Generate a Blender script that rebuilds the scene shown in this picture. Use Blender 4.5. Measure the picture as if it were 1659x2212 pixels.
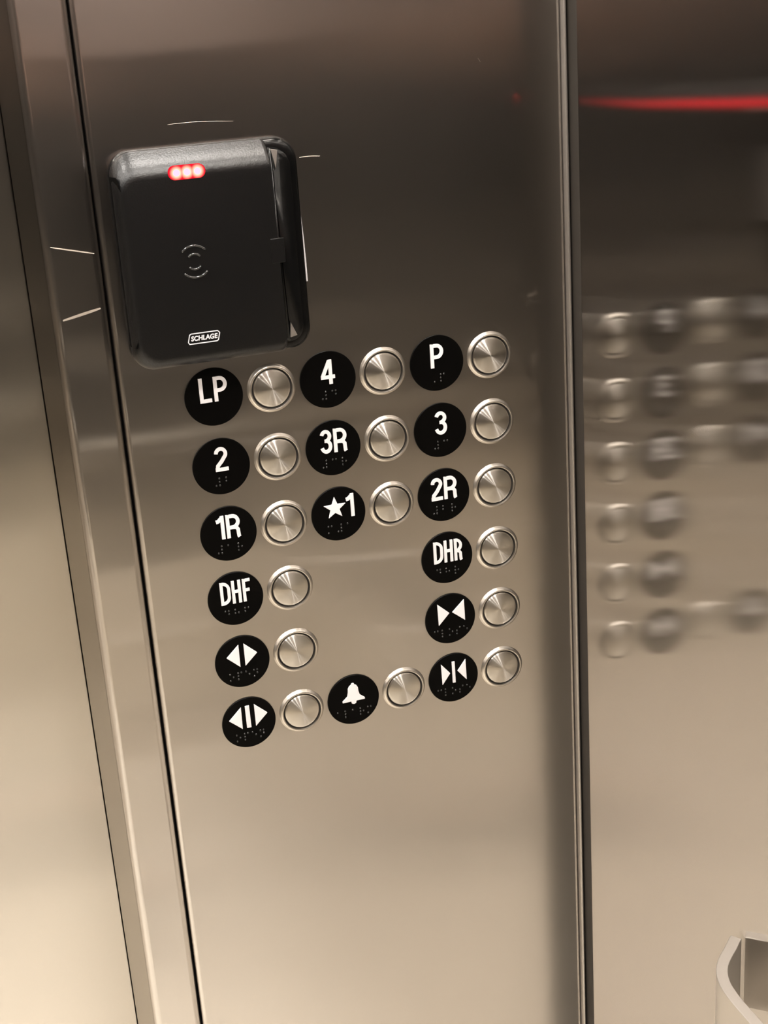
import bpy, bmesh, math, random
from mathutils import Vector, Matrix
random.seed(7)
S = bpy.context.scene
C = S.collection
for o in list(bpy.data.objects):
    bpy.data.objects.remove(o)

# ------------------------------------------------------------------ camera
CAM = Vector((-0.17817, -0.88836, 0.24530))
yaw, pitch, roll = 0.312208, -0.352765, -0.068252
fw = Vector((math.sin(yaw)*math.cos(pitch), math.cos(yaw)*math.cos(pitch), math.sin(pitch)))
r0 = Vector((math.cos(yaw), -math.sin(yaw), 0)); u0 = r0.cross(fw)
rt = r0*math.cos(roll) + u0*math.sin(roll); up = -r0*math.sin(roll) + u0*math.cos(roll)
cd = bpy.data.cameras.new('camera'); cam = bpy.data.objects.new('camera', cd); C.objects.link(cam)
M = Matrix((rt, up, -fw)).transposed().to_4x4(); M.translation = CAM
cam.matrix_world = M
cd.sensor_fit = 'HORIZONTAL'; cd.sensor_width = 36.0; cd.lens = 3149.6/1659*36
cd.clip_start = 0.01
S.camera = cam

# ------------------------------------------------------------------ world, exposure
w = bpy.data.worlds.new('world'); S.world = w; w.use_nodes = True
w.node_tree.nodes['Background'].inputs[0].default_value = (1.0, .85, .68, 1)
w.node_tree.nodes['Background'].inputs[1].default_value = 0.02
S.view_settings.view_transform = 'Standard'; S.view_settings.look = 'None'
S.view_settings.gamma = 1; S.view_settings.use_curve_mapping = False
S.view_settings.exposure = 0.0
LAMP = 385.0           # strength of the ceiling downlights
WARM = (1.0, .95, .89)

FLOOR, CEIL = -1.20, 1.15
XR, XL = 0.23824, -1.45
YB = -1.75
DOORY = 0.15

# ------------------------------------------------------------------ materials
def nodemat(name):
    m = bpy.data.materials.new(name); m.use_nodes = True
    nt = m.node_tree; nt.nodes.clear()
    out = nt.nodes.new('ShaderNodeOutputMaterial')
    return m, nt, out
def pbr(name, col, rough=.5, metal=0, spec=.5, coat=0, noise=0, nscale=60):
    m, nt, out = nodemat(name)
    b = nt.nodes.new('ShaderNodeBsdfPrincipled')
    b.inputs['Base Color'].default_value = (*col, 1)
    b.inputs['Roughness'].default_value = rough
    b.inputs['Metallic'].default_value = metal
    b.inputs['Specular IOR Level'].default_value = spec
    b.inputs['Coat Weight'].default_value = coat
    if noise:
        tc = nt.nodes.new('ShaderNodeTexCoord'); n = nt.nodes.new('ShaderNodeTexNoise')
        n.inputs['Scale'].default_value = nscale; n.inputs['Detail'].default_value = 4
        bp = nt.nodes.new('ShaderNodeBump'); bp.inputs['Strength'].default_value = noise; bp.inputs['Distance'].default_value = .001
        nt.links.new(tc.outputs['Object'], n.inputs['Vector']); nt.links.new(n.outputs['Fac'], bp.inputs['Height'])
        nt.links.new(bp.outputs['Normal'], b.inputs['Normal'])
    nt.links.new(b.outputs[0], out.inputs[0])
    return m
def aniso_params(av, ah):
    # av: roughness along the smooth direction, ah: across it
    al = math.sqrt(av*ah); return math.sqrt(al), 1-av/al
def steel(name, col, layers, tangent='z', wave=0.0, streak=0.0):
    """brushed stainless steel: a few anisotropic lobes. layers=[(alpha_smooth, alpha_rough, weight)]"""
    m, nt, out = nodemat(name)
    N = nt.nodes; L = nt.links
    if tangent == 'z':
        tg = N.new('ShaderNodeCombineXYZ'); tg.inputs[2].default_value = 1.0
    else:
        tg = N.new('ShaderNodeTangent'); tg.direction_type = 'RADIAL'; tg.axis = 'Y'
    nrm = None
    tc = N.new('ShaderNodeTexCoord')
    if wave:
        mp = N.new('ShaderNodeMapping'); mp.inputs['Scale'].default_value = (3.0, 3.0, 1.6)
        no = N.new('ShaderNodeTexNoise'); no.inputs['Scale'].default_value = 1.5; no.inputs['Detail'].default_value = 1.5
        bp = N.new('ShaderNodeBump'); bp.inputs['Strength'].default_value = 1.0; bp.inputs['Distance'].default_value = wave
        L.new(tc.outputs['Object'], mp.inputs[0]); L.new(mp.outputs[0], no.inputs['Vector'])
        L.new(no.outputs['Fac'], bp.inputs['Height']); nrm = bp
    cur = None; tot = 0
    for av, ah, wt in layers:
        g = N.new('ShaderNodeBsdfAnisotropic')
        r, a = aniso_params(av, ah)
        g.distribution = 'GGX' if (av > .1 or tangent != 'z') else 'BECKMANN'
        g.inputs['Color'].default_value = (*col, 1)
        g.inputs['Roughness'].default_value = r; g.inputs['Anisotropy'].default_value = a
        L.new(tg.outputs[0], g.inputs['Tangent'])
        if nrm: L.new(nrm.outputs['Normal'], g.inputs['Normal'])
        tot += wt
        if cur is None: cur = g
        else:
            mx = N.new('ShaderNodeMixShader'); mx.inputs[0].default_value = wt/tot
            L.new(cur.outputs[0], mx.inputs[1]); L.new(g.outputs[0], mx.inputs[2]); cur = mx
    L.new(cur.outputs[0], out.inputs[0])
    return m
def emis(name, col, s):
    m, nt, out = nodemat(name)
    e = nt.nodes.new('ShaderNodeEmission'); e.inputs[0].default_value = (*col, 1); e.inputs[1].default_value = s
    nt.links.new(e.outputs[0], out.inputs[0]); return m

SC = (.66, .625, .59)
M_panel = steel('brushed_steel_panel', SC, [(.003, .07, .52), (.04, .32, .46), (.14, .3, .02)], wave=.0022)
M_wall = steel('brushed_steel_wall', (.60, .57, .54), [(.005, .018, .45), (.008, .36, .50), (.14, .3, .008)], wave=.0010)
M_door = steel('brushed_steel_door', (.68, .645, .60), [(.008, .20, .6), (.06, .35, .4)], wave=.003)
M_jamb = steel('jamb_steel_shaded', (.50, .47, .43), [(.01, .20, .6), (.06, .35, .4)])  # steel colour darkened to stand in for the jamb's dark reflections
M_edge = steel('steel_edge', (.66, .62, .58), [(.15, .3, 1)])
M_trim = steel('steel_trim', (.55, .50, .44), [(.10, .3, 1)])
M_cap = steel('turned_steel_cap', (.72, .68, .62), [(.012, .25, .6), (.05, .35, .4)], tangent='r')
M_bezel = steel('steel_bezel', (.74, .69, .62), [(.03, .10, .6), (.15, .2, .4)], tangent='r')
M_rail = pbr('satin_steel_rail', (.68, .65, .61), .38, 1)
M_dark = pbr('dark_gap', (.010, .008, .007), .6)
M_reveal = pbr('dark_reveal_metal', (.03, .025, .02), .6, .3)
M_plate = pbr('black_plate_vinyl', (.002, .0018, .0016), .3, 0, .06)
M_white = pbr('white_raised_legend', (.74, .72, .73), .5)
M_dot = pbr('black_braille_dot', (.012, .012, .012), .2, 0, .6)
M_black = pbr('black_textured_plastic', (.002, .002, .0022), .31, 0, .5, noise=.15, nscale=900)
M_gloss = pbr('black_glossy_plastic', (.003, .003, .003), .16, 0, .25)
M_base = pbr('dark_grey_plastic', (.012, .012, .012), .38, 0, .5)
M_sym = pbr('glossy_black_symbol', (.02, .02, .02), .12, 0, .8)
M_logo = pbr('silver_print', (.85, .82, .84), .3, .2)
M_refl_bar = pbr('cream_reflect_bar', (.88, .84, .76), .3, 0)
M_band_tan = pbr('tan_reflect_band', (.075, .066, .055), .45, 0, .2)  # made-up tones for the unseen rear wall, tuned for its reflection
M_band_brown = pbr('brown_reflect_band', (.034, .030, .025), .5, 0, .12)
M_floor = pbr('beige_floor_tile', (.78, .74, .66), .5, noise=.2)
M_ceil = pbr('ceiling_panel', (.40, .36, .31), .6)
M_band_dark = pbr('dark_reflect_band', (.006, .005, .0045), .5, 0, .05)
M_band_mid = pbr('rose_reflect_band', (.33, .275, .26), .45, 0, .2)
M_band_light = pbr('light_reflect_band', (.72, .68, .60), .4)
M_lamp = emis('lamp_glow', WARM, LAMP)
def led_mat():
    m, nt, out = nodemat('red_indicator'); N = nt.nodes; L = nt.links
    tc = N.new('ShaderNodeTexCoord'); prev = None
    for x in (-12.0, -5.7, .6):
        d = N.new('ShaderNodeVectorMath'); d.operation = 'DISTANCE'; d.inputs[1].default_value = (x*.001, -.0213, .1435)
        L.new(tc.outputs['Object'], d.inputs[0])
        if prev is None: prev = d.outputs['Value']
        else:
            mn = N.new('ShaderNodeMath'); mn.operation = 'MINIMUM'; L.new(prev, mn.inputs[0]); L.new(d.outputs['Value'], mn.inputs[1]); prev = mn.outputs[0]
    mr = N.new('ShaderNodeMapRange'); mr.interpolation_type = 'SMOOTHSTEP'
    mr.inputs['From Min'].default_value = .0046; mr.inputs['From Max'].default_value = .0012
    L.new(prev, mr.inputs['Value'])
    cm = N.new('ShaderNodeMix'); cm.data_type = 'RGBA'; cm.inputs['A'].default_value = (1.1, .008, .03, 1); cm.inputs['B'].default_value = (9, 1.1, .75, 1)
    L.new(mr.outputs[0], cm.inputs['Factor'])
    e = N.new('ShaderNodeEmission'); L.new(cm.outputs['Result'], e.inputs[0]); L.new(e.outputs[0], out.inputs[0]); e.inputs[1].default_value = 1
    return m
M_red = led_mat()
M_led = emis('led_core', (1, .006, .022), 130)
M_line = pbr('bright_line', (.62, .55, .47), .5, 1)

# ------------------------------------------------------------------ helpers
def obj(name, bm, mat, parent=None, smooth=False, bevel=0, seg=2, auto=35):
    me = bpy.data.meshes.new(name)
    bmesh.ops.recalc_face_normals(bm, faces=bm.faces)
    bm.to_mesh(me); bm.free()
    o = bpy.data.objects.new(name, me); C.objects.link(o)
    me.materials.append(mat)
    if smooth:
        for p in me.polygons: p.use_smooth = True
        if auto:
            me.set_sharp_from_angle(angle=math.radians(auto))
    if bevel:
        b = o.modifiers.new('bevel', 'BEVEL'); b.width = bevel; b.segments = seg; b.limit_method = 'ANGLE'
    if parent: o.parent = parent
    return o
def box(bm, x0, x1, y0, y1, z0, z1):
    v = [bm.verts.new((x, y, z)) for x in (x0, x1) for y in (y0, y1) for z in (z0, z1)]
    for f in ((0,1,3,2),(4,6,7,5),(0,4,5,1),(2,3,7,6),(0,2,6,4),(1,5,7,3)):
        bm.faces.new([v[i] for i in f])
    return bm
def struct(name, bm, mat, parent=None, **k):
    o = obj(name, bm, mat, parent, **k)
    if parent is None: o['kind'] = 'structure'
    return o
def thing(name, label, cat, loc=(0,0,0), group=None):
    o = bpy.data.objects.new(name, None); C.objects.link(o); o.location = loc
    o.empty_display_size = .02
    o['label'] = label; o['category'] = cat
    if group: o['group'] = group
    return o
def tag(o, label, cat, group=None):
    o['label'] = label; o['category'] = cat
    if group: o['group'] = group
    return o
def lathe_y(bm, prof, n=64):
    """revolve (radius, y) about the Y axis"""
    rings = []
    for r, y in prof:
        if r < 1e-7: rings.append([bm.verts.new((0, y, 0))])
        else: rings.append([bm.verts.new((r*math.cos(2*math.pi*i/n), y, r*math.sin(2*math.pi*i/n))) for i in range(n)])
    for a, b in zip(rings, rings[1:]):
        for i in range(n):
            j = (i+1) % n
            if len(a) == 1 and len(b) == 1: continue
            if len(a) == 1: bm.faces.new((a[0], b[i], b[j]))
            elif len(b) == 1: bm.faces.new((a[i], b[0], a[j]))
            else: bm.faces.new((a[i], b[i], b[j], a[j]))
    return bm
def extrude_poly(bm, pts, y0, y1):
    """closed outline in XZ, from y0 (back) to y1 (front, smaller y)"""
    a = [bm.verts.new((x, y0, z)) for x, z in pts]; b = [bm.verts.new((x, y1, z)) for x, z in pts]
    n = len(pts)
    bm.faces.new(b)
    for i in range(n):
        bm.faces.new((a[i], a[(i+1) % n], b[(i+1) % n], b[i]))
    return bm
def ribbon(bm, pts, wd, y0, y1, closed=False):
    """a stroke of constant width along a centre line in XZ"""
    P = [Vector(p) for p in pts]; n = len(P); Lf = []; Rt = []
    for i in range(n):
        if closed: d0 = (P[i]-P[i-1]).normalized(); d1 = (P[(i+1) % n]-P[i]).normalized()
        else:
            d1 = (P[min(i+1, n-1)]-P[min(i, n-2)]).normalized(); d0 = (P[max(i, 1)]-P[max(i-1, 0)]).normalized()
        t = (d0+d1)
        t = t.normalized() if t.length > 1e-6 else d1
        nn = Vector((-t.y, t.x)); c = max(.45, nn.dot(Vector((-d1.y, d1.x))))
        Lf.append(P[i]+nn*wd/2/c); Rt.append(P[i]-nn*wd/2/c)
    vs = [[bm.verts.new((q.x, y, q.y)) for q in side] for side in (Lf, Rt) for y in (y0, y1)]
    lb, lf, rb, rf = vs
    m = n if closed else n-1
    for i in range(m):
        j = (i+1) % n
        bm.faces.new((lf[i], lf[j], rf[j], rf[i]))
        bm.faces.new((lb[i], lb[j], lf[j], lf[i])); bm.faces.new((rb[i], rb[j], rf[j], rf[i]))
    if not closed:
        for i in (0, n-1): bm.faces.new((lb[i], lf[i], rf[i], rb[i]))
def arc(cx, cz, rx, rz, a0, a1, n=14):
    return [(cx+rx*math.cos(math.radians(a0+(a1-a0)*i/n)), cz+rz*math.sin(math.radians(a0+(a1-a0)*i/n))) for i in range(n+1)]
def rrect(x0, x1, z0, z1, rs, n=8):
    """rounded rectangle, rs = radii (bottom-left, bottom-right, top-right, top-left), counter-clockwise"""
    out = []
    for (cx, cz, a0), r in zip(((x0, z0, 180), (x1, z0, 270), (x1, z1, 0), (x0, z1, 90)), rs):
        ccx = cx+r if cx == x0 else cx-r; ccz = cz+r if cz == z0 else cz-r
        out += arc(ccx, ccz, r, r, a0, a0+90, n)
    return out

# ------------------------------------------------------------------ the cab
ZB, ZT = FLOOR, CEIL
bm = bmesh.new(); box(bm, XL-.05, XR+.05, YB-.05, DOORY+.10, FLOOR-.05, FLOOR); struct('floor', bm, M_floor)
bm = bmesh.new(); box(bm, XL-.05, XR+.05, YB-.05, DOORY+.10, CEIL, CEIL+.05); struct('ceiling', bm, M_ceil)
# front return: hinged service panel that carries the buttons
SEAM = -.05858
bm = bmesh.new(); box(bm, SEAM+.0003, .2490, 0, .012, FLOOR, CEIL)
wf = struct('wall_front', bm, M_panel, bevel=.0030, seg=5, smooth=True)
# narrow return strip with its deep jamb beside the door
bm = bmesh.new(); box(bm, -.0925, SEAM-.0009, .0003, .012, FLOOR, CEIL)
ws = struct('wall_return', bm, M_panel, bevel=.0046, seg=6, smooth=True)
bm = bmesh.new(); box(bm, -.0925, -.0905, .006, DOORY-.002, FLOOR, CEIL); struct('jamb', bm, M_jamb, ws)
bm = bmesh.new(); box(bm, SEAM-.008, SEAM+.008, .0125, .02, FLOOR, CEIL); struct('trim_1', bm, M_dark)
# door
bm = bmesh.new(); box(bm, -1.15, -.0927, DOORY, DOORY+.03, FLOOR+.004, CEIL-.02); struct('door_1', bm, M_door, bevel=.0007)
bm = bmesh.new(); box(bm, -.0945, -.04, DOORY+.006, DOORY+.03, FLOOR, CEIL); struct('trim_2', bm, M_reveal)
# left return
bm = bmesh.new(); box(bm, XL, -1.15, 0, DOORY, FLOOR, CEIL); struct('wall_front.001', bm, M_panel)
# right wall: sheet steel panel, and a recessed dark reveal in the corner
bm = bmesh.new(); box(bm, XR, XR+.02, YB, -.0415, FLOOR, CEIL); wr = struct('wall_right', bm, M_wall, bevel=.004, seg=4)
bm = bmesh.new(); box(bm, XR+.014, XR+.04, -.05, .02, FLOOR, CEIL); struct('trim_3', bm, M_reveal)
bm = bmesh.new(); box(bm, .2493, .2512, -.004, .010, FLOOR, CEIL); struct('trim_4', bm, M_edge, bevel=.0008)
bm = bmesh.new(); box(bm, XL-.02, XL, YB, DOORY, FLOOR, CEIL); struct('wall_left', bm, M_wall)
# rear wall; panel tones made up to shape the reflections in the steel
bm = bmesh.new(); box(bm, XL, XR, YB-.02, YB-.004, FLOOR, CEIL); wb = struct('wall_rear', bm, M_band_dark)
for z0, z1, mt in ((FLOOR+.10, -.944, M_band_light), (-.926, -.785, M_band_light), (-.775, -.535, M_band_tan), (-.52, -.18, M_band_brown), (-.17, .13, M_band_dark), (.14, CEIL-.03, None)):
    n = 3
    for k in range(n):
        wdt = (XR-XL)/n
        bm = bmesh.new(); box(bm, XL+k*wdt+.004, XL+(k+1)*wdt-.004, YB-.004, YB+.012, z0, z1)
        struct('reflect_panel', bm, mt or (M_band_mid if k == 2 else M_band_dark), wb, bevel=.002)
for z in (-.935, -.525):      # added unseen half-rounds, meant to reflect as bright lines
    bm = bmesh.new(); bmesh.ops.create_cone(bm, cap_ends=True, segments=24, radius1=.008, radius2=.008, depth=XR-XL,
        matrix=Matrix.Translation(((XL+XR)/2, YB+.010, z)) @ Matrix.Rotation(math.pi/2, 4, 'Y'))
    struct('reflect_bar', bm, M_refl_bar, wb, smooth=True)
bm = bmesh.new(); box(bm, XL, XR, YB-.004, YB+.010, FLOOR, FLOOR+.095); struct('baseboard_rear', bm, M_rail)

# ceiling downlights
def downlight(x, y, lab):
    t = thing('ceiling_light', lab, 'light', (x, y, CEIL), 'round ceiling downlights')
    bm = bmesh.new()
    n = 32
    for r0_, r1_, z0, z1 in ((.045, .058, -.002, -.004), (.058, .060, -.004, 0)):
        a = [bm.verts.new((r0_*math.cos(2*math.pi*i/n), r0_*math.sin(2*math.pi*i/n), z0)) for i in range(n)]
        b = [bm.verts.new((r1_*math.cos(2*math.pi*i/n), r1_*math.sin(2*math.pi*i/n), z1)) for i in range(n)]
        for i in range(n): bm.faces.new((a[i], a[(i+1) % n], b[(i+1) % n], b[i]))
    obj('trim_ring', bm, M_rail, t, smooth=True)
    bm = bmesh.new(); bmesh.ops.create_circle(bm, cap_ends=True, radius=.046, segments=32)
    for v in bm.verts: v.co.z = -.0025
    obj('lens', bm, M_lamp, t)
LX = (-1.05, -.47, .10); LY = (-.27, -.85, -1.45)
names = {0: 'nearest the door side', 1: 'in the middle row', 2: 'nearest the rear wall'}
for i, x in enumerate(LX):
    for j, y in enumerate(LY):
        downlight(x, y, 'round warm ceiling downlight in the %s column %s' % (('left', 'middle', 'right')[i], names[j]))

# ------------------------------------------------------------------ handrail on the right wall
hr = thing('handrail', 'flat satin steel bar handrail bent back into the right wall', 'handrail', (XR, -.9, -.34))
def rail_pts():
    # centre line of the bar in plan (x, y)
    p = [(.2350, -.2466), (.2325, -.2485)]
    p += [(.2265, -.2540), (.2195, -.2600), (.2135, -.2660), (.2090, -.2730), (.2060, -.2810), (.2045, -.2900), (.2038, -.3000)]
    p += [(.2036, -.33), (.2036, -1.62)]
    return p
pts = [Vector(p) for p in rail_pts()]
def smooth_path(P, n=5):
    out = []
    for i in range(len(P)-1):
        a, b, c, d = P[max(i-1, 0)], P[i], P[i+1], P[min(i+2, len(P)-1)]
        if (c-b).length > .05: out.append(b); continue
        for k in range(n):
            t = k/n; out.append(.5*((2*b)+(c-a)*t+(2*a-5*b+4*c-d)*t*t+(3*b-a-3*c+d)*t**3))
    return out+[P[-1]]
pts = smooth_path(pts[:-2])+pts[-2:]
bm = bmesh.new(); th = .0068; zt, zb = -.3165, -.3680
rows = []
for i, p in enumerate(pts):
    d0 = (pts[max(i, 1)]-pts[max(i-1, 0)]).normalized(); d1 = (pts[min(i+1, len(pts)-1)]-pts[min(i, len(pts)-2)]).normalized()
    t = (d0+d1).normalized(); nn = Vector((-t.y, t.x))
    a = p+nn*th/2; b = p-nn*th/2
    rows.append([bm.verts.new((q.x-XR, q.y+.9, z+.34)) for q, z in ((a, zt), (b, zt), (b, zb), (a, zb))])
for r, s in zip(rows, rows[1:]):
    for k in range(4): bm.faces.new((r[k], r[(k+1) % 4], s[(k+1) % 4], s[k]))
bm.faces.new(rows[0]); bm.faces.new(rows[-1][::-1])
obj('bar', bm, M_rail, hr, bevel=.0008, smooth=True)
for y in (-.50, -1.0, -1.5):
    bm = bmesh.new(); bmesh.ops.create_cone(bm, cap_ends=True, segments=24, radius1=.008, radius2=.008, depth=.033,
        matrix=Matrix.Translation((-.0165, y+.9, -.002)) @ Matrix.Rotation(math.pi/2, 4, 'Y'))
    obj('standoff', bm, M_rail, hr, smooth=True)

# handrail on the rear wall, behind the viewer
hb = thing('handrail', 'flat satin steel bar handrail along the rear wall', 'handrail', (XL, YB, -.34))
bm = bmesh.new(); box(bm, .12, XR-XL-.12, .050, .058, -.028, .0235); obj('bar', bm, M_rail, hb, bevel=.001)
for x in (.25, .85, 1.45):
    bm = bmesh.new(); box(bm, x-.008, x+.008, .012, .050, -.010, .006); obj('standoff', bm, M_rail, hb)

# ------------------------------------------------------------------ glyphs (millimetres, baseline -3, height 16.2)
B0, B1, SW = -3.0, 13.2, 2.35
def U(x0, x1): return x0+SW/2, x1-SW/2
def gL(x0, x1):
    a, b = U(x0, x1); return [[(a, B1), (a, B0+SW/2), (x1, B0+SW/2)]]
def gP(x0, x1, leg=False):
    a, b = U(x0, x1); t = B1-SW/2; m = B0+7.2; r = min(b-a, 3.6); r2 = (t-m)/2
    bowl = [(a, t), (b-r, t)] + arc(b-r, t-r2, r, r2, 90, -90, 12)[1:] + [(a, m)]
    o = [[(a, B0), (a, B1)], bowl]
    if leg: o.append([(b-r-.2, m)] + [(b-1.5, m-.3), (b-.4, m-1.8), (b-.3, m-4.2), (b-.1, B0+.6), (b+.2, B0)])
    return o
def gR(x0, x1): return gP(x0, x1, True)
def gD(x0, x1):
    a, b = U(x0, x1); t = B1-SW/2; q = B0+SW/2; r = b-a-.6
    return [[(a, B0), (a, B1)], [(a, t), (b-r, t)] + arc(b-r, t-4.2, r, 4.2, 90, 0, 8)[1:] + arc(b-r, q+4.2, r, 4.2, 0, -90, 8) + [(a, q)]]
def gH(x0, x1):
    a, b = U(x0, x1); m = 5.4; return [[(a, B0), (a, B1)], [(b, B0), (b, B1)], [(a, m), (b, m)]]
def gF(x0, x1):
    a, b = U(x0, x1); return [[(a, B0), (a, B1)], [(a, B1-SW/2), (x1, B1-SW/2)], [(a, 5.2), (x1-.6, 5.2)]]
def g1(x0, x1):
    a, b = U(x0, x1); return [[(b, B0), (b, B1)], [(x0, 9.4), (x0+1.5, 9.7), (b-.2, 11.9)]]
def g4(x0, x1):
    b = x1-2.9; return [[(b, B0), (b, B1)], [(b-.45, B1-.5), (x0+1.25, 2.2)], [(x0+.1, 1.75), (x1, 1.75)]]
def g2(x0, x1):
    a, b = U(x0, x1); cx = (a+b)/2; r = (b-a)/2; t = B1-SW/2
    return [[(a, 8.9)] + arc(cx, t-r*1.05, r, r*1.05, 165, -28, 16) + [(cx+.2, 3.6), (a+.5, .6), (a+.1, B0+SW/2)], [(a-SW/2+.05, B0+SW/2), (x1, B0+SW/2)]]
def g3(x0, x1):
    a, b = U(x0, x1); cx = (a+b)/2; r = (b-a)/2; t = B1-SW/2; q = B0+SW/2; m = 5.7
    ra = (t-m)/2; rb = (m-q)/2
    return [arc(cx, t-ra, r*.93, ra, 165, -90, 18) + [(cx-1.0, m)], [(cx-1.0, m)] + arc(cx, q+rb, r, rb, 90, -165, 18)]
GL = dict(L=gL, P=gP, R=gR, D=gD, H=gH, F=gF)
GL['1'] = g1; GL['2'] = g2; GL['3'] = g3; GL['4'] = g4
def poly_star():
    cx, cz, R = -2.5, 4.7, 8.1; out = []
    for i in range(10):
        a = math.radians(90+36*i); r = R if i % 2 == 0 else R*.42
        out.append((cx+r*math.cos(a), cz+r*math.sin(a)))
    return out
def poly_bell():
    h = [(0, 13.2), (1.0, 12.9), (1.2, 11.9), (2.6, 11.2), (3.7, 9.2), (3.9, 6.4), (4.6, 3.4), (6.4, 1.8), (8.2, .4), (8.3, -.9), (1.9, -.9), (1.6, -2.6), (0, -3.3)]
    return h + [(-x, z) for x, z in h[-2:0:-1]]

BR = {'a': (1,), 'b': (1, 2), 'c': (1, 4), 'd': (1, 4, 5), 'e': (1, 5), 'f': (1, 2, 4), 'h': (1, 2, 5), 'l': (1, 2, 3), 'm': (1, 3, 4),
      'n': (1, 3, 4, 5), 'o': (1, 3, 5), 'p': (1, 2, 3, 4), 'r': (1, 2, 3, 5), 's': (2, 3, 4), '#': (3, 4, 5, 6), '.': (6,), ' ': ()}
MM = .001
PT = .0009       # plate thickness
_dot = None
def dot_mesh():
    global _dot
    if _dot is None:
        bm = bmesh.new(); lathe_y(bm, [(.00078, 0), (.0007, -.00028), (.00045, -.0005), (0, -.0006)], 12)
        bmesh.ops.recalc_face_normals(bm, faces=bm.faces)
        _dot = bpy.data.meshes.new('braille_dot'); bm.to_mesh(_dot); bm.free(); _dot.materials.append(M_dot)
        for p in _dot.polygons: p.use_smooth = True
    return _dot
def plate(X, Z, chars, braille, label, pitch=6.6):
    t = thing('braille_plate', label, 'sign', (X, 0, Z), 'round black braille plates beside the buttons')
    bm = bmesh.new(); lathe_y(bm, [(.0190, 0), (.0190, -PT+.0002), (.0188, -PT), (.0150, -PT), (.008, -PT), (0, -PT)], 96)
    obj('disc', bm, M_plate, t, smooth=True)
    for nm, kind, data in chars:
        bm = bmesh.new(); y0, y1 = -PT+.0001, -PT-.0008
        if kind == 'g':
            ch, x0, x1 = data
            global SW
            SW = 2.0 if len(chars) == 3 else 2.35
            for q_, st in enumerate(GL[ch](x0, x1)): ribbon(bm, [(x*MM, z*MM) for x, z in st], (SW)*MM, y0, y1-.00003*q_)
        elif kind == 'p': extrude_poly(bm, [(x*MM, z*MM) for x, z in data], y0, y1)
        o = obj(nm, bm, M_white, t, bevel=.00025 if kind == 'p' else 0)
    cells = list(braille)
    if cells:
        x0 = -pitch*(len(cells)-1)/2
        for k, ch in enumerate(cells):
            for d in BR[ch]:
                dx = -1.15 if d <= 3 else 1.15; dz = -7.9-2.35*((d-1) % 3)
                b = bpy.data.objects.new('braille_dot', dot_mesh()); C.objects.link(b); b.parent = t
                b.location = ((x0+k*pitch+dx)*MM, -PT+.0001, dz*MM)
    return t
CX, RZ = .076216, .04678
def G(ch, x0, x1): return ('digit' if ch.isdigit() else 'letter', 'g', (ch, x0, x1))
def T(nm, pts): return (nm, 'p', pts)
def K(c, r): return (c*CX, -r*RZ)
plates = [
 ((0, 0), [G('L', -9.2, -1.5), G('P', .2, 9.0)], '', 'round black plate with white letters LP under the card reader'),
 ((1, 0), [G('4', -4.9, 4.7)], '#d', 'round black plate with the white digit 4'),
 ((2, 0), [G('P', -4.6, 4.6)], '.p', 'round black plate with a single white letter P'),
 ((0, 1), [G('2', -4.1, 4.5)], '#b', 'round black plate with the lone white digit 2'),
 ((1, 1), [G('3', -9.1, -.9), G('R', .3, 9.4)], '#cr', 'round black plate with white characters 3R'),
 ((2, 1), [G('3', -4.2, 4.6)], '#c', 'round black plate with the lone white digit 3'),
 ((0, 2), [G('1', -7.8, -2.5), G('R', -1.3, 8.0)], '#ar', 'round black plate with white characters 1R'),
 ((1, 2), [T('star_symbol', poly_star()), G('1', 5.6, 11.0)], 'm#a', 'round black plate with a white star and digit 1'),
 ((2, 2), [G('2', -9.3, -1.1), G('R', 0.1, 9.4)], '#br', 'round black plate with white characters 2R'),
 ((0, 3), [G('D', -10.2, -3.3), G('H', -2.3, 4.0), G('F', 5.2, 10.5)], 'dhf', 'round black plate with white letters DHF'),
 ((2, 3), [G('D', -10.1, -3.2), G('H', -2.3, 4.2), G('R', 5.3, 11.2)], 'dhr', 'round black plate with white letters DHR'),
 ((0, 4), [T('arrow_symbol', [(-10.8, 4.9), (-1.9, -3.5), (-1.8, 13.2)]), T('arrow_symbol', [(1.7, 13.4), (1.7, -3.3), (10.6, 4.9)])], 'open',
  'round black plate with two white triangles pointing apart'),
 ((2, 4), [T('arrow_symbol', [(-9.6, 13.0), (-9.2, -3.6), (-.8, 4.8)]), T('arrow_symbol', [(10.7, 13.2), (1.4, 4.8), (10.9, -3.1)])], 'close',
  'round black plate with two white triangles pointing together'),
 ((0, 5), [T('arrow_symbol', [(-13.9, 4.3), (-5.0, -3.8), (-4.8, 12.9)]), T('bar_symbol', [(-1.9, -3.7), (1.2, -3.7), (1.0, 13.2), (-2.0, 13.2)]), T('arrow_symbol', [(4.5, 13.4), (4.5, -3.5), (13.4, 4.9)])], 'open',
  'round black plate with white triangles pointing apart around a bar'),
 ((1, 5), [T('bell_symbol', poly_bell())], 'alarm', 'round black plate with a white bell'),
 ((2, 5), [T('arrow_symbol', [(-9.3, 12.7), (-8.9, -3.8), (-2.6, 4.4)]), T('bar_symbol', [(-.9, -3.8), (1.3, -3.8), (1.2, 13.0), (-1.0, 13.0)]), T('arrow_symbol', [(9.6, 13.1), (3.1, 5.0), (9.9, -3.5)])], 'close',
  'round black plate with white triangles pointing together at a bar'),
]
for (c, r), chars, br, lab in plates:
    X, Z = K(c, r); plate(X, Z, chars, br, lab, pitch=6.8 if len(br) < 4 else 5.6)

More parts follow.
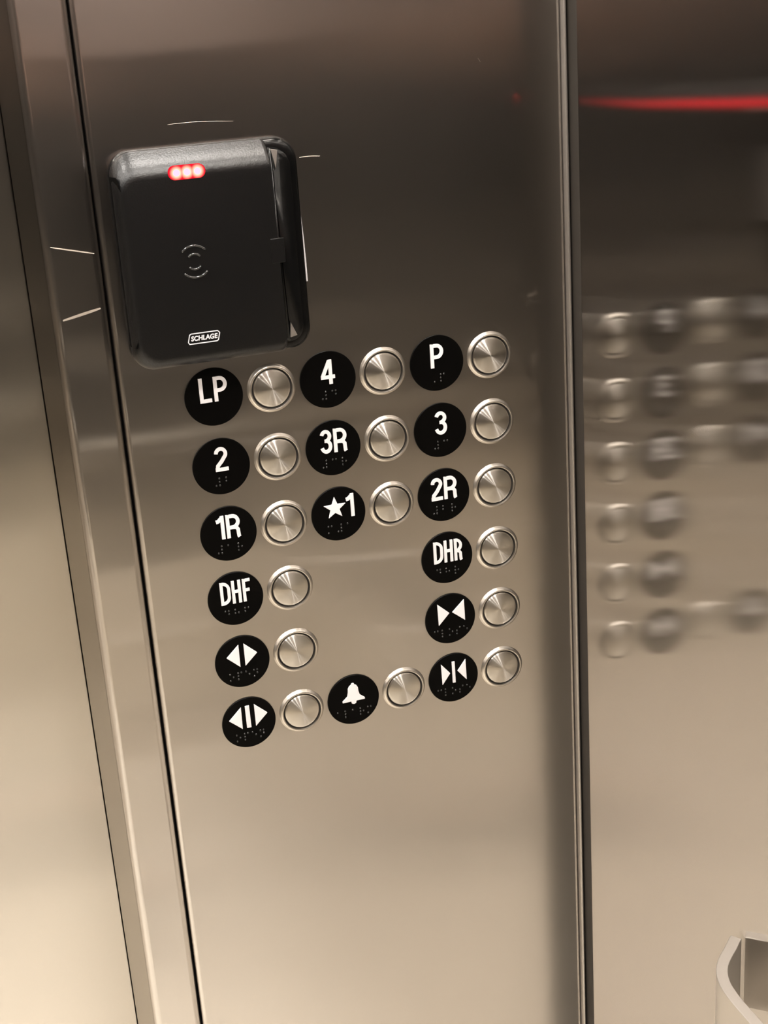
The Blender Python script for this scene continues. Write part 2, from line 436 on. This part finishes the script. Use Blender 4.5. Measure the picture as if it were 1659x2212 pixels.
# ------------------------------------------------------------------ push buttons
def button(label):
    t = thing('push_button', label, 'button', (0, 0, 0), 'round steel push buttons of the car panel')
    bm = bmesh.new()
    lathe_y(bm, [(.0162, 0), (.0160, -.0004), (.0152, -.0016), (.0146, -.0021), (.0142, -.0022), (.01365, -.0020), (.0135, -.0010), (.0135, 0)], 96)
    obj('bezel', bm, M_bezel, t, smooth=True, auto=50)
    bm = bmesh.new(); lathe_y(bm, [(.0135, -.0001), (.0118, -.0001)], 96)
    obj('gap_ring', bm, M_dark, t)
    bm = bmesh.new()
    prof = [(.0123, 0), (.0123, -.0013), (.0120, -.0017)]
    for k in range(1, 13):
        rr_ = .0120*(1-k/12); prof.append((rr_, -.0017-.0015*(1-(rr_/.0120)**2)))
    lathe_y(bm, prof, 96)
    obj('cap', bm, M_cap, t, smooth=True, auto=50)
    return t
blabs = {(0, 0): 'LP plate', (1, 0): '4 plate', (2, 0): 'P plate, topmost at the right', (0, 1): '2 plate', (1, 1): '3R plate', (2, 1): 'lone 3 plate',
         (0, 2): '1R plate', (1, 2): 'star 1 plate', (2, 2): '2R plate', (0, 3): 'DHF plate', (2, 3): 'DHR plate', (0, 4): 'plate with triangles apart, no bar',
         (2, 4): 'plate with triangles together, no bar', (0, 5): 'plate with triangles apart around a bar', (1, 5): 'bell plate', (2, 5): 'plate with triangles together at a bar'}
proto = None
for (c, r), nm in blabs.items():
    lab = 'round steel push button right of the black %s' % nm
    if proto is None: proto = b = button(lab)
    else:
        b = proto.copy(); C.objects.link(b); b['label'] = lab
        for ch in list(proto.children):
            k = ch.copy(); C.objects.link(k); k.parent = b
    b.location = (c*CX+CX/2, 0, -r*RZ)

# ------------------------------------------------------------------ card reader
cr = thing('card_reader', 'black plastic card reader with a glowing red light above the LP plate', 'card reader', (0, 0, 0))
def mm(p): return [(x*MM, z*MM) for x, z in p]
# mounting base: a shallow tray a little wider than the cover
n = 10
o0 = rrect(-49.5, 66.0, 25.5, 157.5, (13, 13, 15, 14), n); o1 = rrect(-48.5, 64.5, 26.5, 156.5, (12, 12, 14, 13), n)
bm = bmesh.new()
def loft(bm, rings, cap=True):
    vs = [[bm.verts.new((x*MM, y*MM, z*MM)) for x, z in pts] for pts, y in rings]
    m = len(vs[0])
    for a, b in zip(vs, vs[1:]):
        for i in range(m): bm.faces.new((a[i], a[(i+1) % m], b[(i+1) % m], b[i]))
    if cap: bm.faces.new(vs[-1])
def inset(p, k):   # shrink outline towards its centre by k mm on each side
    xs = [q[0] for q in p]; zs = [q[1] for q in p]; cx = (min(xs)+max(xs))/2; cz = (min(zs)+max(zs))/2
    hx = (max(xs)-min(xs))/2; hz = (max(zs)-min(zs))/2
    return [(cx+(x-cx)*(hx-k)/hx, cz+(z-cz)*(hz-k)/hz) for x, z in p]
loft(bm, [(o0, 0), (o0, -5), (inset(o0, .8), -7.5), (inset(o0, 2.5), -9.0), (inset(o0, 5), -9.6)])
obj('mounting_base', bm, M_gloss, cr, smooth=True)
# cover: domed shell, big soft roll along the top, waisted left flank, straight cut right edge
def cover_ring(k):
    """k: 0 at the rim .. 1 at the flat front"""
    s = 1-math.cos(k*math.pi/2)
    e = rrect(-49.5+5*s, 49.0-2.0*s, 26.0+8*s, 157.0-16*k, (13, 3, 3, 14-4*s), n)
    out = []
    for x, z in e:
        u = (z-91)/66.0
        # cut edge of the right side leans in at the top, a little in at the bottom
        if x > 20:
            x = x+(1.2 - 5.0*max(0, (z-100)/57)**1.4 - 4.5*max(0, (60-z)/34)**2)*(x-20)/29
        if x < -30 and abs(u) < .8:
            x += k**1.0*3.2*math.cos(u/.8*math.pi/2)**1.2*min(1, (-30-x)/12)
        out.append((x, z))
    return out
bm = bmesh.new()
rings = [(cover_ring(0), -8.0)]
for i in range(0, 11):
    k = i/10; rings.append((cover_ring(k), -(10.0+11.0*math.sin(k*math.pi/2))))
loft(bm, rings)
fc = obj('front_cover', bm, M_black, cr, smooth=True, auto=40)
for tri in ([(47.5, 151), (51.5, 150.2), (49.8, 139.5)], [(50.6, 44.5), (54.2, 36.0), (49.6, 35.0)]):  # added wedges, stand in for the steel panel showing through the gap
    bm = bmesh.new(); extrude_poly(bm, mm(tri[::-1]), -.0135, -.0162)
    obj('gap_sliver', bm, M_edge, cr)['label'] = 'small added sliver standing in for steel seen through the gap'
# dark cut edge strip along the right side, with the latch nick
bm = bmesh.new()
loft(bm, [(rrect(44, 60.5, 31, 152, (6, 10, 12, 4), 6), -9), (rrect(44, 59.5, 32, 151, (6, 9, 11, 4), 6), -13.5), (rrect(44, 57.5, 34, 149, (6, 8, 10, 4), 6), -15)])
obj('side_rim', bm, M_gloss, cr, smooth=True, auto=40)
bm = bmesh.new(); box(bm, .0410, .0495, -.02125, -.0205, .0835, .0985); obj('latch_tab', bm, M_black, fc, bevel=.0003)
bm = bmesh.new(); ribbon(bm, mm([(65.2, 121), (66.2, 112), (67.0, 96), (67.4, 80), (67.4, 66)]), .0010, 0, -.0016)
obj('seal_strip', bm, M_logo, cr)['label'] = 'thin white strip'
# polished scallop on the left flank
bm = bmesh.new()
N_ = 24; A = []; Bv = []
for i in range(N_+1):
    z = 42+(144-42)*i/N_; u = (z-93)/51
    bulge = max(0, 1-u*u)
    A.append(bm.verts.new((-.0500, -.0098, z*MM))); Bv.append(bm.verts.new(((-47.6+5.2*bulge**.8)*MM, (-20.0-.95*bulge)*MM, z*MM)))
mid = [bm.verts.new(((a.co.x*.55+b.co.x*.45)+.0007, (a.co.y*.4+b.co.y*.6)-.0012, a.co.z)) for a, b in zip(A, Bv)]
for i in range(N_):
    bm.faces.new((A[i], A[i+1], mid[i+1], mid[i])); bm.faces.new((mid[i], mid[i+1], Bv[i+1], Bv[i]))
obj('side_scallop', bm, M_gloss, fc, smooth=True, auto=0)
# indicator: red translucent pill with three LEDs behind it
il = None
bm = bmesh.new(); extrude_poly(bm, mm(rrect(-17.0, 5.4, 139.4, 147.6, (4.05,)*4, 8)), -.014, -.0213)
il = obj('indicator_light', bm, M_red, cr)
for x in (-12.0, -5.7, .6):
    bm = bmesh.new(); lathe_y(bm, [(.0019, 0), (.0018, -.0003), (0, -.0004)], 20)
    for v in bm.verts: v.co += Vector((x*MM, -.0213, .1435))
    obj('led', bm, M_led, il)
# contactless symbol: four raised arcs
def tube_arc(bm, cx, cz, r, a0, a1, rad, y):
    path = arc(cx, cz, r, r, a0, a1, 14); rings = []
    for i, (x, z) in enumerate(path):
        a = math.radians(a0+(a1-a0)*i/14)
        rings.append([bm.verts.new(((x+math.cos(a)*rad*math.cos(q))*MM, y-rad*MM*math.sin(q), (z+math.sin(a)*rad*math.cos(q))*MM)) for q in [2*math.pi*k/10 for k in range(10)]])
    for p, q in zip(rings, rings[1:]):
        for k in range(10): bm.faces.new((p[k], p[(k+1) % 10], q[(k+1) % 10], q[k]))
    bm.faces.new(rings[0]); bm.faces.new(rings[-1][::-1])
bm = bmesh.new()
for r, sp in ((9.6, 48), (4.6, 50)):
    tube_arc(bm, -6.8, 90.5, r, 90-sp, 90+sp, .75, -.0210); tube_arc(bm, -6.8, 90.5, r, 270-sp, 270+sp, .75, -.0210)
obj('contactless_symbol', bm, M_sym, cr, smooth=True, auto=0)
# maker's badge
bm = bmesh.new(); ribbon(bm, [(x*MM, z*MM) for x, z in [(-15.4, 40.6), (1.6, 40.6), (2.6, 41.2), (3.8, 45.6), (2.6, 46.9), (-14.0, 46.9), (-15.0, 46.3), (-16.2, 41.8)]], .00055, -.0209, -.0213, closed=True)
bd = obj('logo_badge', bm, M_logo, cr)
tcu = bpy.data.curves.new('lettering', 'FONT'); tcu.body = 'SCHLAGE'; tcu.size = .0041; tcu.align_x = 'CENTER'; tcu.align_y = 'CENTER'
tcu.extrude = .00015; tcu.offset = .00012; tcu.shear = .15
tmp = bpy.data.objects.new('tmp_text', tcu); C.objects.link(tmp)
bpy.context.view_layer.update()
me = bpy.data.meshes.new_from_object(tmp.evaluated_get(bpy.context.evaluated_depsgraph_get()))
bpy.data.objects.remove(tmp)
lt = bpy.data.objects.new('lettering', me); C.objects.link(lt); me.materials.clear(); me.materials.append(M_logo)
lt.parent = bd; lt.rotation_euler = (math.pi/2, 0, 0); lt.location = (-.0062, -.0212, .0437)
xs_ = [v.co.x for v in me.vertices]; lt.scale = (.0168/(max(xs_)-min(xs_)), 1, 1)

# ------------------------------------------------------------------ thin bright lines on the strip, scratches on the panel
def thin_line(parent, p, q, wd, bow=0):
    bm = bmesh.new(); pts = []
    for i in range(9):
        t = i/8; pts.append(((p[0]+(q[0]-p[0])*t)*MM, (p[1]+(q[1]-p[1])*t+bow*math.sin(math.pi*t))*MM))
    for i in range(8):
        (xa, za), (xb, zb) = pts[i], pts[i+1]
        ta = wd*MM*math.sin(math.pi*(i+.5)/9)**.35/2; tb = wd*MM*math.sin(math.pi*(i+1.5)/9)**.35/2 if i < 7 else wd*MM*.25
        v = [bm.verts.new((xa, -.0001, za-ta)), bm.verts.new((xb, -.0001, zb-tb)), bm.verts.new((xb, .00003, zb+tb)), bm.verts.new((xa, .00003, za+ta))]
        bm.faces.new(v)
    o = obj('thin_line', bm, M_line, parent)
thin_line(ws, (-88.3, 105.6), (-63, 99), .8)
thin_line(ws, (-87, 61), (-63.6, 65.6), 1.7)
thin_line(wf, (69.5, 142.6), (82.6, 142.2), .5, .4)
thin_line(wf, (191, 192), (192.6, 189.6), .6)
thin_line(wf, (-10, 169.6), (30, 168), .16, .8)

# ------------------------------------------------------------------ the person taking the picture (stands behind the camera, mirrored in the steel)
def chain_mesh(name, verts, edges, mat, parent, sub=2, root=0):
    me = bpy.data.meshes.new(name)
    me.from_pydata([v[:3] for v in verts], edges, [])
    o = bpy.data.objects.new(name, me); C.objects.link(o); me.materials.append(mat)
    if parent: o.parent = parent
    sk = o.modifiers.new('skin', 'SKIN'); sk.use_smooth_shade = True
    for i, v in enumerate(verts):
        sv = me.skin_vertices[0].data[i]
        r = v[3] if isinstance(v[3], tuple) else (v[3], v[3])
        sv.radius = r; sv.use_root = (i == root)
    ss = o.modifiers.new('sub', 'SUBSURF'); ss.levels = sub; ss.render_levels = sub
    return o
M_skin = pbr('skin', (.48, .30, .22), .5); M_coat = pbr('dark_coat_cloth', (.020, .018, .018), .9, noise=.3, nscale=200)
M_khaki = pbr('khaki_trouser_cloth', (.70, .63, .52), .9, noise=.3, nscale=200); M_hair = pbr('dark_hair', (.02, .014, .01), .6)
M_shoe = pbr('brown_shoe_leather', (.06, .035, .02), .4)
PX, PY = -.20, -1.24
pr = thing('person', 'person in a dark coat and khaki trousers holding up a phone, facing the button panel', 'person', (PX, PY, FLOOR))
H = [(0, 0, .95, (.15, .11)), (0, 0, 1.12, (.14, .10)), (0, 0, 1.30, (.16, .11)), (0, -.01, 1.44, (.10, .08)), (0, .0, 1.52, .055), (0, .02, 1.60, (.072, .085)), (0, .02, 1.68, (.078, .095)), (0, .01, 1.755, (.05, .06)),
     (-.19, -.01, 1.42, .055), (-.25, .04, 1.18, .045), (-.10, .28, 1.36, .034), (-.03, .33, 1.405, .026),
     (.19, -.01, 1.42, .055), (.25, .04, 1.18, .045), (.12, .28, 1.36, .034), (.07, .33, 1.405, .026),
     (-.10, 0, .88, .085), (-.11, .01, .50, .055), (-.11, -.02, .09, .038), (-.11, .10, .04, .035),
     (.10, 0, .88, .085), (.11, .01, .50, .055), (.11, -.02, .09, .038), (.11, .10, .04, .035)]
HE = [(0, 1), (1, 2), (2, 3), (3, 4), (4, 5), (5, 6), (6, 7), (3, 8), (8, 9), (9, 10), (10, 11), (3, 12), (12, 13), (13, 14), (14, 15), (0, 16), (16, 17), (17, 18), (18, 19), (0, 20), (20, 21), (21, 22), (22, 23)]
chain_mesh('body', H, HE, M_skin, pr)
# hands round the phone: palm, four fingers and a thumb each
for sgn in (-1, 1):
    wx = -.03 if sgn < 0 else .07
    V = [(wx, .33, 1.405, .026), (wx+sgn*.005, .345, 1.43, (.030, .016))]; E_ = [(0, 1)]
    for f in range(4):
        b = len(V); z = 1.425+.014*f; L_ = (.030, .036, .034, .026)[f]
        V += [(wx-sgn*.004, .352, z, .009), (wx-sgn*.012, .362, z+.008, .0085), (wx-sgn*(.012+L_*.5), .364, z+.010, .0075)]
        E_ += [(1, b), (b, b+1), (b+1, b+2)]
    b = len(V); V += [(wx-sgn*.012, .338, 1.445, .010), (wx-sgn*.030, .336, 1.458, .008)]; E_ += [(1, b), (b, b+1)]
    chain_mesh('hand', V, E_, M_skin, pr, 1)
CT = [(0, 0, .95, (.185, .14)), (0, 0, 1.12, (.18, .135)), (0, 0, 1.30, (.19, .135)), (0, -.01, 1.45, (.12, .10)), (0, 0, .72, (.21, .16)),
      (-.20, -.01, 1.42, .075), (-.26, .04, 1.18, .062), (-.12, .26, 1.345, .046), (.20, -.01, 1.42, .075), (.26, .04, 1.18, .062), (.14, .26, 1.345, .046)]
chain_mesh('coat', CT, [(0, 1), (1, 2), (2, 3), (0, 4), (3, 5), (5, 6), (6, 7), (3, 8), (8, 9), (9, 10)], M_coat, pr)
chain_mesh('trousers', [(0, 0, .90, (.14, .11)), (-.10, 0, .80, .10), (-.11, .01, .48, .075), (-.11, -.01, .10, .062), (.10, 0, .80, .10), (.11, .01, .48, .075), (.11, -.01, .10, .062)],
           [(0, 1), (1, 2), (2, 3), (0, 4), (4, 5), (5, 6)], M_khaki, pr)
for sgn in (-1, 1):
    chain_mesh('shoe', [(sgn*.11, -.04, .045, (.042, .045)), (sgn*.11, .04, .045, (.045, .04)), (sgn*.115, .15, .035, (.045, .033)), (sgn*.115, .19, .03, (.035, .026))], [(0, 1), (1, 2), (2, 3)], M_shoe, pr)
bm = bmesh.new(); bmesh.ops.create_uvsphere(bm, u_segments=24, v_segments=14, radius=1)
for v in bm.verts:
    v.co = Vector((v.co.x*.088, v.co.y*.104-.008, v.co.z*.10+1.70))
bmesh.ops.delete(bm, geom=[v for v in bm.verts if v.co.y > .04 and v.co.z < 1.72], context='VERTS')
obj('hair', bm, M_hair, pr, smooth=True, auto=0)
bm = bmesh.new(); bmesh.ops.create_uvsphere(bm, u_segments=16, v_segments=10, radius=1)
for v in bm.verts: v.co = Vector((v.co.x*.013, v.co.y*.02+.108, v.co.z*.022+1.635))
obj('nose', bm, M_skin, pr, smooth=True, auto=0)
for sgn in (-1, 1):
    bm = bmesh.new(); bmesh.ops.create_uvsphere(bm, u_segments=12, v_segments=8, radius=1)
    for v in bm.verts: v.co = Vector((v.co.x*.008+sgn*.079, v.co.y*.018+.015, v.co.z*.03+1.64))
    obj('ear', bm, M_skin, pr, smooth=True, auto=0)
    bm = bmesh.new(); bmesh.ops.create_uvsphere(bm, u_segments=12, v_segments=8, radius=.011)
    for v in bm.verts: v.co += Vector((sgn*.031, .092, 1.662))
    obj('eye', bm, M_sym, pr, smooth=True, auto=0)
bm = bmesh.new(); box(bm, -.024, .024, .100, .104, 1.594, 1.600); obj('mouth', bm, pbr('lips', (.35, .14, .12), .5), pr, bevel=.002)
# the phone, held upright just behind the viewpoint
ph = tag(obj('phone', box(bmesh.new(), -.035, .035, -.004, .004, -.085, .062), M_gloss, bevel=.003), 'black phone held upright in both hands of the person in the dark coat', 'phone')
ph.location = (CAM.x, CAM.y-.008, CAM.z-.02)
